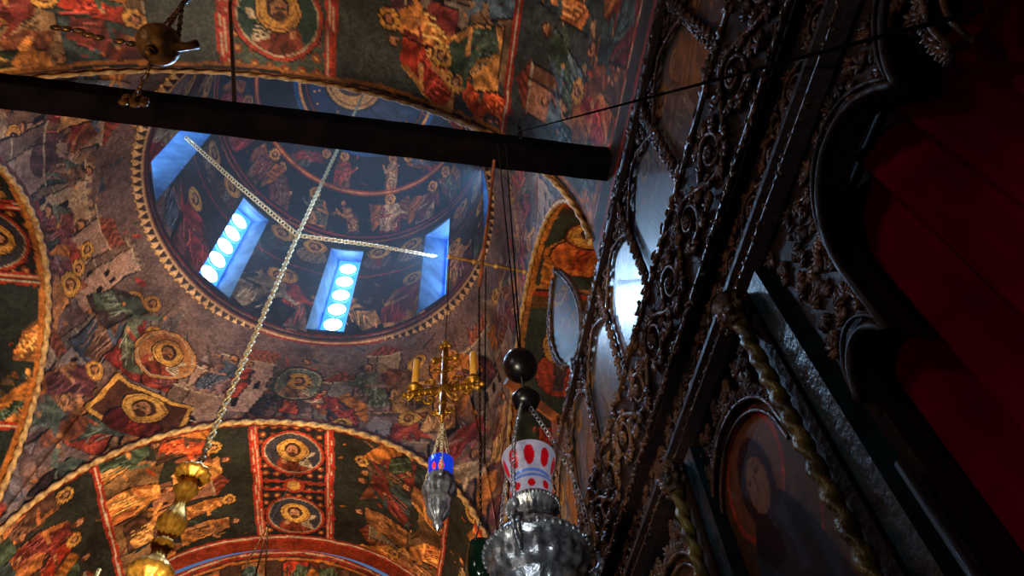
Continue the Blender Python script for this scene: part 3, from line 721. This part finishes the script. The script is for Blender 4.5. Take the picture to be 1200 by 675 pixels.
# ---------------------------------------------------------------- iconostasis
ic=empty('iconostasis')
Y0,Y1=-1.9,7.35
XR=np.array([1.,0,0])
mb=MB()
mb.box(.84,.90,Y0,-.2,-H,1.5);mb.box(.84,.90,.8,Y1,-H,1.5);mb.box(.83,.90,Y0,Y1,1.5,2.95)
def zt(y):
    d=np.abs((y-.3)/.5);z=np.full_like(d,.80)
    z=np.maximum(z,np.where(np.abs((d-.33)/.36)<1,1.16+.25*np.sqrt(np.clip(1-((d-.33)/.36)**2,0,1)),0))
    z=np.maximum(z,np.where(np.abs((d-.845)/.165)<1,.92+.14*np.sqrt(np.clip(1-((d-.845)/.165)**2,0,1)),0));return z
ys=np.linspace(-.2,.8,161);zs=zt(ys);V_=[]
for y,z in zip(ys,zs):V_+=[(.81,y,z),(.81,y,1.5),(.87,y,z)]
F=[]
for i in range(160):
    F+=[(3*i,3*i+1,3*i+4,3*i+3),(3*i,3*i+3,3*i+5,3*i+2)]
mb.add(V_,F);mb.build('timber_frame',M_wood,ic,False)
mb=MB();mb.tube(np.stack([0*ys+.80,ys,zs],-1),.009,6,ref=XR);mb.tube(np.stack([0*ys+.80,ys,zs+.035],-1),.005,6,ref=XR)
for y in(-.2,.8):mb.tube([(.8,y,-H),(.8,y,.82)],.010,6)
mb.build('door_arch_moulding',M_wood,ic)
mb=MB()
def mold(prof,y0=Y0,y1=Y1):
    n=len(prof);V_=[(x,y0,z) for x,z in prof]+[(x,y1,z) for x,z in prof]
    mb.add(V_,[(i,i+1,n+i+1,n+i) for i in range(n-1)]+[tuple(range(n)),tuple(range(2*n-1,n-1,-1))])
mold([(.84,1.48),(.80,1.49),(.775,1.52),(.79,1.53),(.77,1.56),(.77,1.575),(.84,1.58)])
mold([(.84,1.77),(.80,1.775),(.785,1.80),(.80,1.81),(.785,1.95),(.765,2.08),(.77,2.10),(.76,2.12),(.84,2.13)])
mold([(.84,2.86),(.80,2.87),(.785,2.90),(.785,2.93),(.84,2.95)])
mb.build('cornice_mouldings',M_wood,ic,False)
def leaf(mb,x,y,z,L,w,an,t=.012,tilt=0):
    cs,sn=math.cos(an),math.sin(an);Rr=np.array([[1,0,0],[0,cs,-sn],[0,sn,cs]])
    if tilt:
        ct,st=math.cos(tilt),math.sin(tilt);Rr=Rr@np.array([[ct,-st,0],[st,ct,0],[0,0,1]])
    mb.ell((x,y+cs*L/2,z+sn*L/2),(t,L/2,w/2),Rr,6,4)
def acanthus(mb,x,y,z,L,an,t=.008):
    for j in range(-2,3):
        leaf(mb,x,y,z,L*(1-.17*abs(j)),L*.26,an+j*.5,t,R.uniform(-.35,.35))
def rinceau(mb,y0,y1,z0,z1,xf,r=.009):
    h=z1-z0;zc=(z0+z1)/2;hp=h*.95;n=int((y1-y0)/hp)
    ys=np.linspace(y0,y0+n*hp,n*12+1);A=h*.32
    zs=zc+A*np.sin((ys-y0)/hp*pi);xs=np.array([xf(z) for z in zs])-r*.6
    mb.tube(np.stack([xs,ys,zs],-1),r*.9,5,ref=XR)
    for i in range(n):
        yc=y0+(i+.5)*hp;s_=-1 if i%2==0 else 1
        q_=np.linspace(0,2.9*pi,26);rad=h*.30*(1-q_/(3.6*pi))
        yy=yc+rad*np.cos(q_+.3);zz=zc+s_*rad*np.sin(q_+.3)
        xx=np.array([xf(z) for z in zz])-r*(.5+.7*np.linspace(0,1,26))
        mb.tube(np.stack([xx,yy,zz],-1),r*np.linspace(.8,.5,26),5,ref=XR)
        for j in range(8):
            a_=j*2*pi/8+.3*i+R.uniform(-.2,.2);ly=yc+h*.30*math.cos(a_);lz=zc+h*.30*math.sin(a_)
            acanthus(mb,xf(lz)-r*.8,ly,lz,h*.24,a_+.9*s_+R.uniform(-.4,.4),r*.8)
        for j in range(7):
            mb.ell((xf(zc)-r*1.2,yc+h*.06*math.cos(j),zc+h*.06*math.sin(j)),(r,h*.035,h*.035),None,6,4)
        acanthus(mb,xf(zc)-r*.6,yc+hp*.5,zc-s_*h*.45,h*.26,s_*pi/2,r*.8)
def garland(mb,y0,y1,x,z,r,dens=90):
    mb.tube([(x,y0,z),(x,y1,z)],r*.45,6)
    for i in range(int((y1-y0)*dens)):
        y=R.uniform(y0,y1);a=R.uniform(-pi,pi)
        leaf(mb,x-r*.35*abs(math.cos(a)),y,z+r*.5*math.sin(a),r*1.3,r*.6,R.uniform(-.9,.9)+(0 if R.random()<.5 else pi),r*.3,R.uniform(-.6,.6))
mb=MB()
rinceau(mb,Y0,Y1,1.83,2.07,lambda z:.80-.035*(z-1.82)/.26,.011)
rinceau(mb,Y0,Y1,1.59,1.76,lambda z:.827,.007)
garland(mb,Y0,6,.77,2.11,.036);garland(mb,Y0,6,.795,2.93,.028,70);garland(mb,Y0,6,.79,1.79,.02,110);garland(mb,Y0,6,.785,1.53,.016,110)
for y in np.arange(Y0+.05,6,.10):
    acanthus(mb,.80,y,2.95,.07,pi/2,.009)
mb.build('carved_friezes',M_carve,ic)
mb=MB()
for y in np.arange(-.18,.8,.045):
    z=float(zt(np.array([y]))[0])+.055
    while z<1.47:
        acanthus(mb,.805,y+R.uniform(-.015,.015),z,.045,R.uniform(0,6.28),.006);z+=.045
mb.build('door_spandrel_carving',M_carve,ic)
def icon_panel(name,yc,zc,w,h,x,kind,parent,tilt=0,arch=True,res=.006):
    nu,nv_=int(w/res),int(h/res)
    u=np.linspace(-w/2,w/2,nu)[:,None];v=np.linspace(-h/2,h/2,nv_)[None]
    P=np.stack([x-tilt*(v/h+.5)+0*u,yc+u+0*v,zc+v+0*u],-1)
    C=np.zeros((nu*nv_,3));p=Paint(u+0*v,v+0*u,C)
    if kind=='upper':
        p.fill(lin(100,96,92))
        rb=[lin(80,60,60),lin(60,80,100),lin(110,70,56),lin(130,116,96)]
        for i in range(4):rfig(p,-w*.33+i*w*.22,-h*.46+R.uniform(0,.1),h*.75,rb,.8)
    elif kind=='virgin':
        p.fill(lin(104,64,34))
        cy_=h*.5-.17
        p.ringe(0,h*.5-.26,.25,.012,lin(190,74,36))
        p.ringe(-.01,cy_,.150,.014,lin(205,70,34));p.ell(-.01,cy_,.143,.143,lin(134,76,38))
        p.ell(0,cy_-.62,w*.47,.56,lin(44,12,20),stripe=34)
        p.ell(-.01,cy_-.02,.085,.12,lin(60,16,24));p.ell(-.01,cy_-.03,.052,.075,lin(160,108,70))
        p.ell(-.03,cy_-.0,.01,.006,DARK);p.ell(.02,cy_-.0,.01,.006,DARK);p.seg(-.005,cy_,-.003,cy_-.04,.007,lin(110,70,45))
        p.ringe(.09,cy_-.34,.08,.01,lin(180,64,34));p.ell(.09,cy_-.34,.074,.074,lin(130,80,38));p.ell(.09,cy_-.35,.036,.046,SKIN*.8);p.ell(.08,cy_-.52,.1,.13,lin(120,64,30),stripe=60)
    else:
        p.fill(lin(84,54,30));bust(p,0,h*.5-.28,.17,lin(100,40,35),lin(40,46,60));p.frame(w,h,.02,REDB)
    fm=None
    if arch:
        um=(u[:-1]+u[1:])/2+0*v[:,:-1];vm=(v[:,:-1]+v[:,1:])/2+0*u[:-1]
        top=h/2-w*.5;fm=~((vm>top)&((np.abs(um)/(w/2))**1.9+((vm-top)/(w*.5))**1.9>1))
    return grid_obj(name,P,C.reshape(P.shape),M_icon if kind=='upper' else M_icon2,fm,parent=parent)
posts=[.92+.44*k for k in range(-6,14)]
mb=MB()
for y in posts:
    mb.tube([(.80,y,2.14),(.80,y,2.86)],.008,8,lobes=2,twist=60,depth=.3)
    for z in np.arange(2.15,2.86,.03):
        s_=1 if int(z*33)%2 else -1
        acanthus(mb,.797,y,z,.045,pi/2+s_*R.uniform(.3,.9),.008)
    yc=y+.22
    s_=np.linspace(-1,1,31);zz=2.66+.15*(1-np.abs(s_)**1.6)
    mb.tube(np.stack([0*s_+.802,yc+.20*s_,zz],-1),.006,6,ref=XR)
    for q_ in np.linspace(-1,1,12):
        zz_=2.66+.15*(1-abs(q_)**1.6)
        while zz_<2.84:
            acanthus(mb,.806,yc+.20*q_,zz_+.01,.04,R.uniform(0,3.1),.006);zz_+=.05
mb.build('icon_register_carving',M_carve,ic)
for y in posts[4:14]:
    icon_panel('festal_icon',y+.22,2.49,.42,.68,.818,'upper',ic,arch=False)
cols=[.94+.60*k for k in range(8)]+[-.34,-.94,-1.54]
mbc=MB();mbt=MB();mbs=MB();mbr=MB()
for y in cols:
    mbr.tube(np.stack([np.full(300,.755),np.full(300,y),np.linspace(-.9,1.40,300)],-1),.017,12,lobes=2,twist=95,depth=.28)
    mbc.lathe((.755,y,1.40),[(.02,0),(.03,.01),(.024,.02),(.03,.04),(.042,.07),(.045,.085)],12)
    for j in range(14):
        an=2*pi*j/7;acanthus(mbc,.755+.028*math.cos(an),y+.03*math.sin(an),1.41+.03*(j//7),.05,pi/2,.01)
    mbt.box(.785,.84,y-.105,y-.045,-H,1.48);mbt.box(.79,.84,y+.045,y+.07,-H,1.48)
    mbs.box(.78,.84,y-.035,y+.035,-H,1.48)
    yc=y+.32
    for k,ww in enumerate((.23,.21)):
        s_=np.linspace(-1,1,41);zz=1.16+.22*np.sqrt(np.clip(1-s_**2,0,1))
        mbc.tube(np.stack([0*s_+.805+.01*k,yc+ww*s_,zz-.03*k],-1),.006,6,ref=XR)
    for j in range(110):
        a_=R.uniform(-.25,.25);z_=R.uniform(1.18,1.47)
        if (a_/.25)**2+((z_-1.16)/.25)**2>1:acanthus(mbc,.812,yc+a_,z_,.045,R.uniform(0,6.28),.008)
    for j in range(30):
        q_=j/29*pi
        acanthus(mbc,.81,yc+.235*math.cos(q_),1.16+.235*math.sin(q_),.035,q_+.8,.007)
mbc.build('capitals_and_arches',M_carve,ic);mbr.build('twisted_columns',M_rail,ic)
mbt.build('teal_posts',M_teal,ic,False);mbs.build('column_backings',M_wood,ic,False)
for i,y in enumerate(cols[:6]):
    icon_panel('despotic_icon',y+.32,.40,.44,1.95,.825,'virgin' if i==0 else 'x',ic,arch=True,res=.006 if i==0 else .01)
ys=np.linspace(-.3,.9,240)[:,None];zz=np.linspace(-H+.02,1.46,30)[None]
P=np.stack([.93+.022*np.sin(ys*46+.6*np.sin(zz*2))+.008*np.sin(ys*91+1)+0*zz,ys+.01*np.sin(zz*3),zz+0*ys],-1)
grid_obj('door_curtain',P,None,M_curt)
mb=MB();mb.tube([(.93,-.35,1.47),(.93,.95,1.47)],.012,8);mb.build('curtain_rod',M_iron,ic)
ly=empty('crest_icon')
an=math.radians(25);dy=np.array([-math.sin(an),math.cos(an),0]);c0=np.array([.80,2.38,0])
v=np.linspace(0,1,60)[None];u=np.linspace(-1,1,40)[:,None]
wd=.13*np.sin(pi*v**.75)**.8+.004
P=c0+dy*(u*wd)[...,None]+np.array([0,0,1.])*(3.02+.92*v+0*u)[...,None]
C=np.zeros((P.shape[0]*P.shape[1],3));p=Paint(u*wd,.92*v+0*u,C);p.fill(lin(110,120,130));figure(p,0,.12,.62,lin(60,70,100),lin(130,60,40))
grid_obj('icon_panel',P,C.reshape(P.shape),M_icon,parent=ly)
mb=MB()
w1=(.13*np.sin(pi*np.linspace(0,1,60)**.75)**.8+.004)
for s_ in(-1,1):
    pts=c0+np.outer(s_*w1,dy)+np.outer(3.02+.92*np.linspace(0,1,60),[0,0,1.])
    mb.tube(pts,.014,6,lobes=2,twist=80,ref=np.cross(dy,[0,0,1.]))
    for j in range(3,58,2):
        mb.ell(pts[j]+s_*dy*.02,(.016,.018,.022),None,6,4)
mb.ell(c0+np.array([0,0,3.97]),(.02,.02,.04));mb.tube([c0+np.array([0,0,2.9]),c0+np.array([0,0,3.05])],.02,8)
mb.build('carved_frame',M_carve,ly)
mb=MB();mb.tube([(.50,2.75,3.28),(.83,2.95,3.2)],.035,4);mb.tube([(.82,2.95,3.22),(.82,2.95,2.9)],.03,4);mb.build('timber_brace',M_plank,ic,smooth=False)
# ---------------------------------------------------------------- lights
def spot(name,pos,tgt,e,col,size,blend=.6,soft=.25):
    l=bpy.data.lights.new(name,'SPOT');l.energy=e;l.color=col;l.spot_size=math.radians(size);l.spot_blend=blend;l.shadow_soft_size=soft
    o=bpy.data.objects.new(name,l);link(o);o.location=Vector(pos)+Vector((0,0,H))
    o.rotation_euler=(Vector(tgt)-Vector(pos)).to_track_quat('-Z','Y').to_euler()
WC=(1,.74,.48)
spot('warm_uplight_fill',(-2.2,5.2,-.4),(-2.3,9.2,6.7),3300,WC,72)  # unseen warm uplights added to brighten the vault frescoes
spot('warm_uplight_fill',(-1.6,4.6,-.4),(-5.0,5.4,7.6),1500,(1,.80,.62),80)
spot('warm_uplight_fill',(-1.8,.6,-.5),(-1.9,1.7,7.6),1200,WC,70)
spot('warm_uplight_fill',(-.8,3.6,-.3),(2.4,4.2,6.8),1000,WC,40)
spot('lamp_accent_fill',(-1.2,.2,.2),(.15,2.0,2.3),220,(1,.84,.6),34,.8,.12)  # added spots that brighten the cross and the silver lamp
spot('lamp_accent_fill',(-.5,.6,.3),(.42,1.88,1.5),42,(.85,.93,1),40,.8,.1)
spot('warm_uplight_fill',(-1.2,3.2,-.3),(-1.85,5,4.3),1700,(1,.85,.6),26,.8,.15)  # added narrow spot to brighten the chandelier stem and chain
spot('nave_fill_spot',(-3.6,-.4,2.6),(.8,1.5,1.6),62,(.95,.85,.82),50,.8,.35)  # added fill on the iconostasis, no window stands here
spot('nave_fill_spot',(-4.2,-1.2,3.0),(1.1,1.6,5.9),420,(.45,.65,1),46,.8,.35)  # added blue fill for the east haunch of the south vault
spot('curtain_fill_spot',(-2.5,-.6,-.6),(.9,.5,.7),18,(1,.8,.7),30,.8,.3)  # unseen warm fill added to lift the curtain
w=bpy.data.worlds.new('sky');scn.world=w;w.use_nodes=True
w.node_tree.nodes['Background'].inputs[0].default_value=(.25,.5,1,1);w.node_tree.nodes['Background'].inputs[1].default_value=.3
# ---------------------------------------------------------------- camera
fw=Vector((.1136,.5371,.839)).normalized();rt=Vector((.9897,-.1364,-.0474));rt=(rt-fw*rt.dot(fw)).normalized();up=rt.cross(fw)
cam=bpy.data.cameras.new('camera');co=bpy.data.objects.new('camera',cam);link(co)
m=Matrix.Identity(4)
for i in range(3):m[i][0]=rt[i];m[i][1]=up[i];m[i][2]=-fw[i]
m[0][3],m[1][3],m[2][3]=0,0,H
co.matrix_world=m;cam.sensor_width=36;cam.lens=25.5;cam.clip_start=.02
scn.camera=co
print('objects',len(scn.objects),'verts',sum(len(o.data.vertices) for o in scn.objects if o.type=='MESH'))
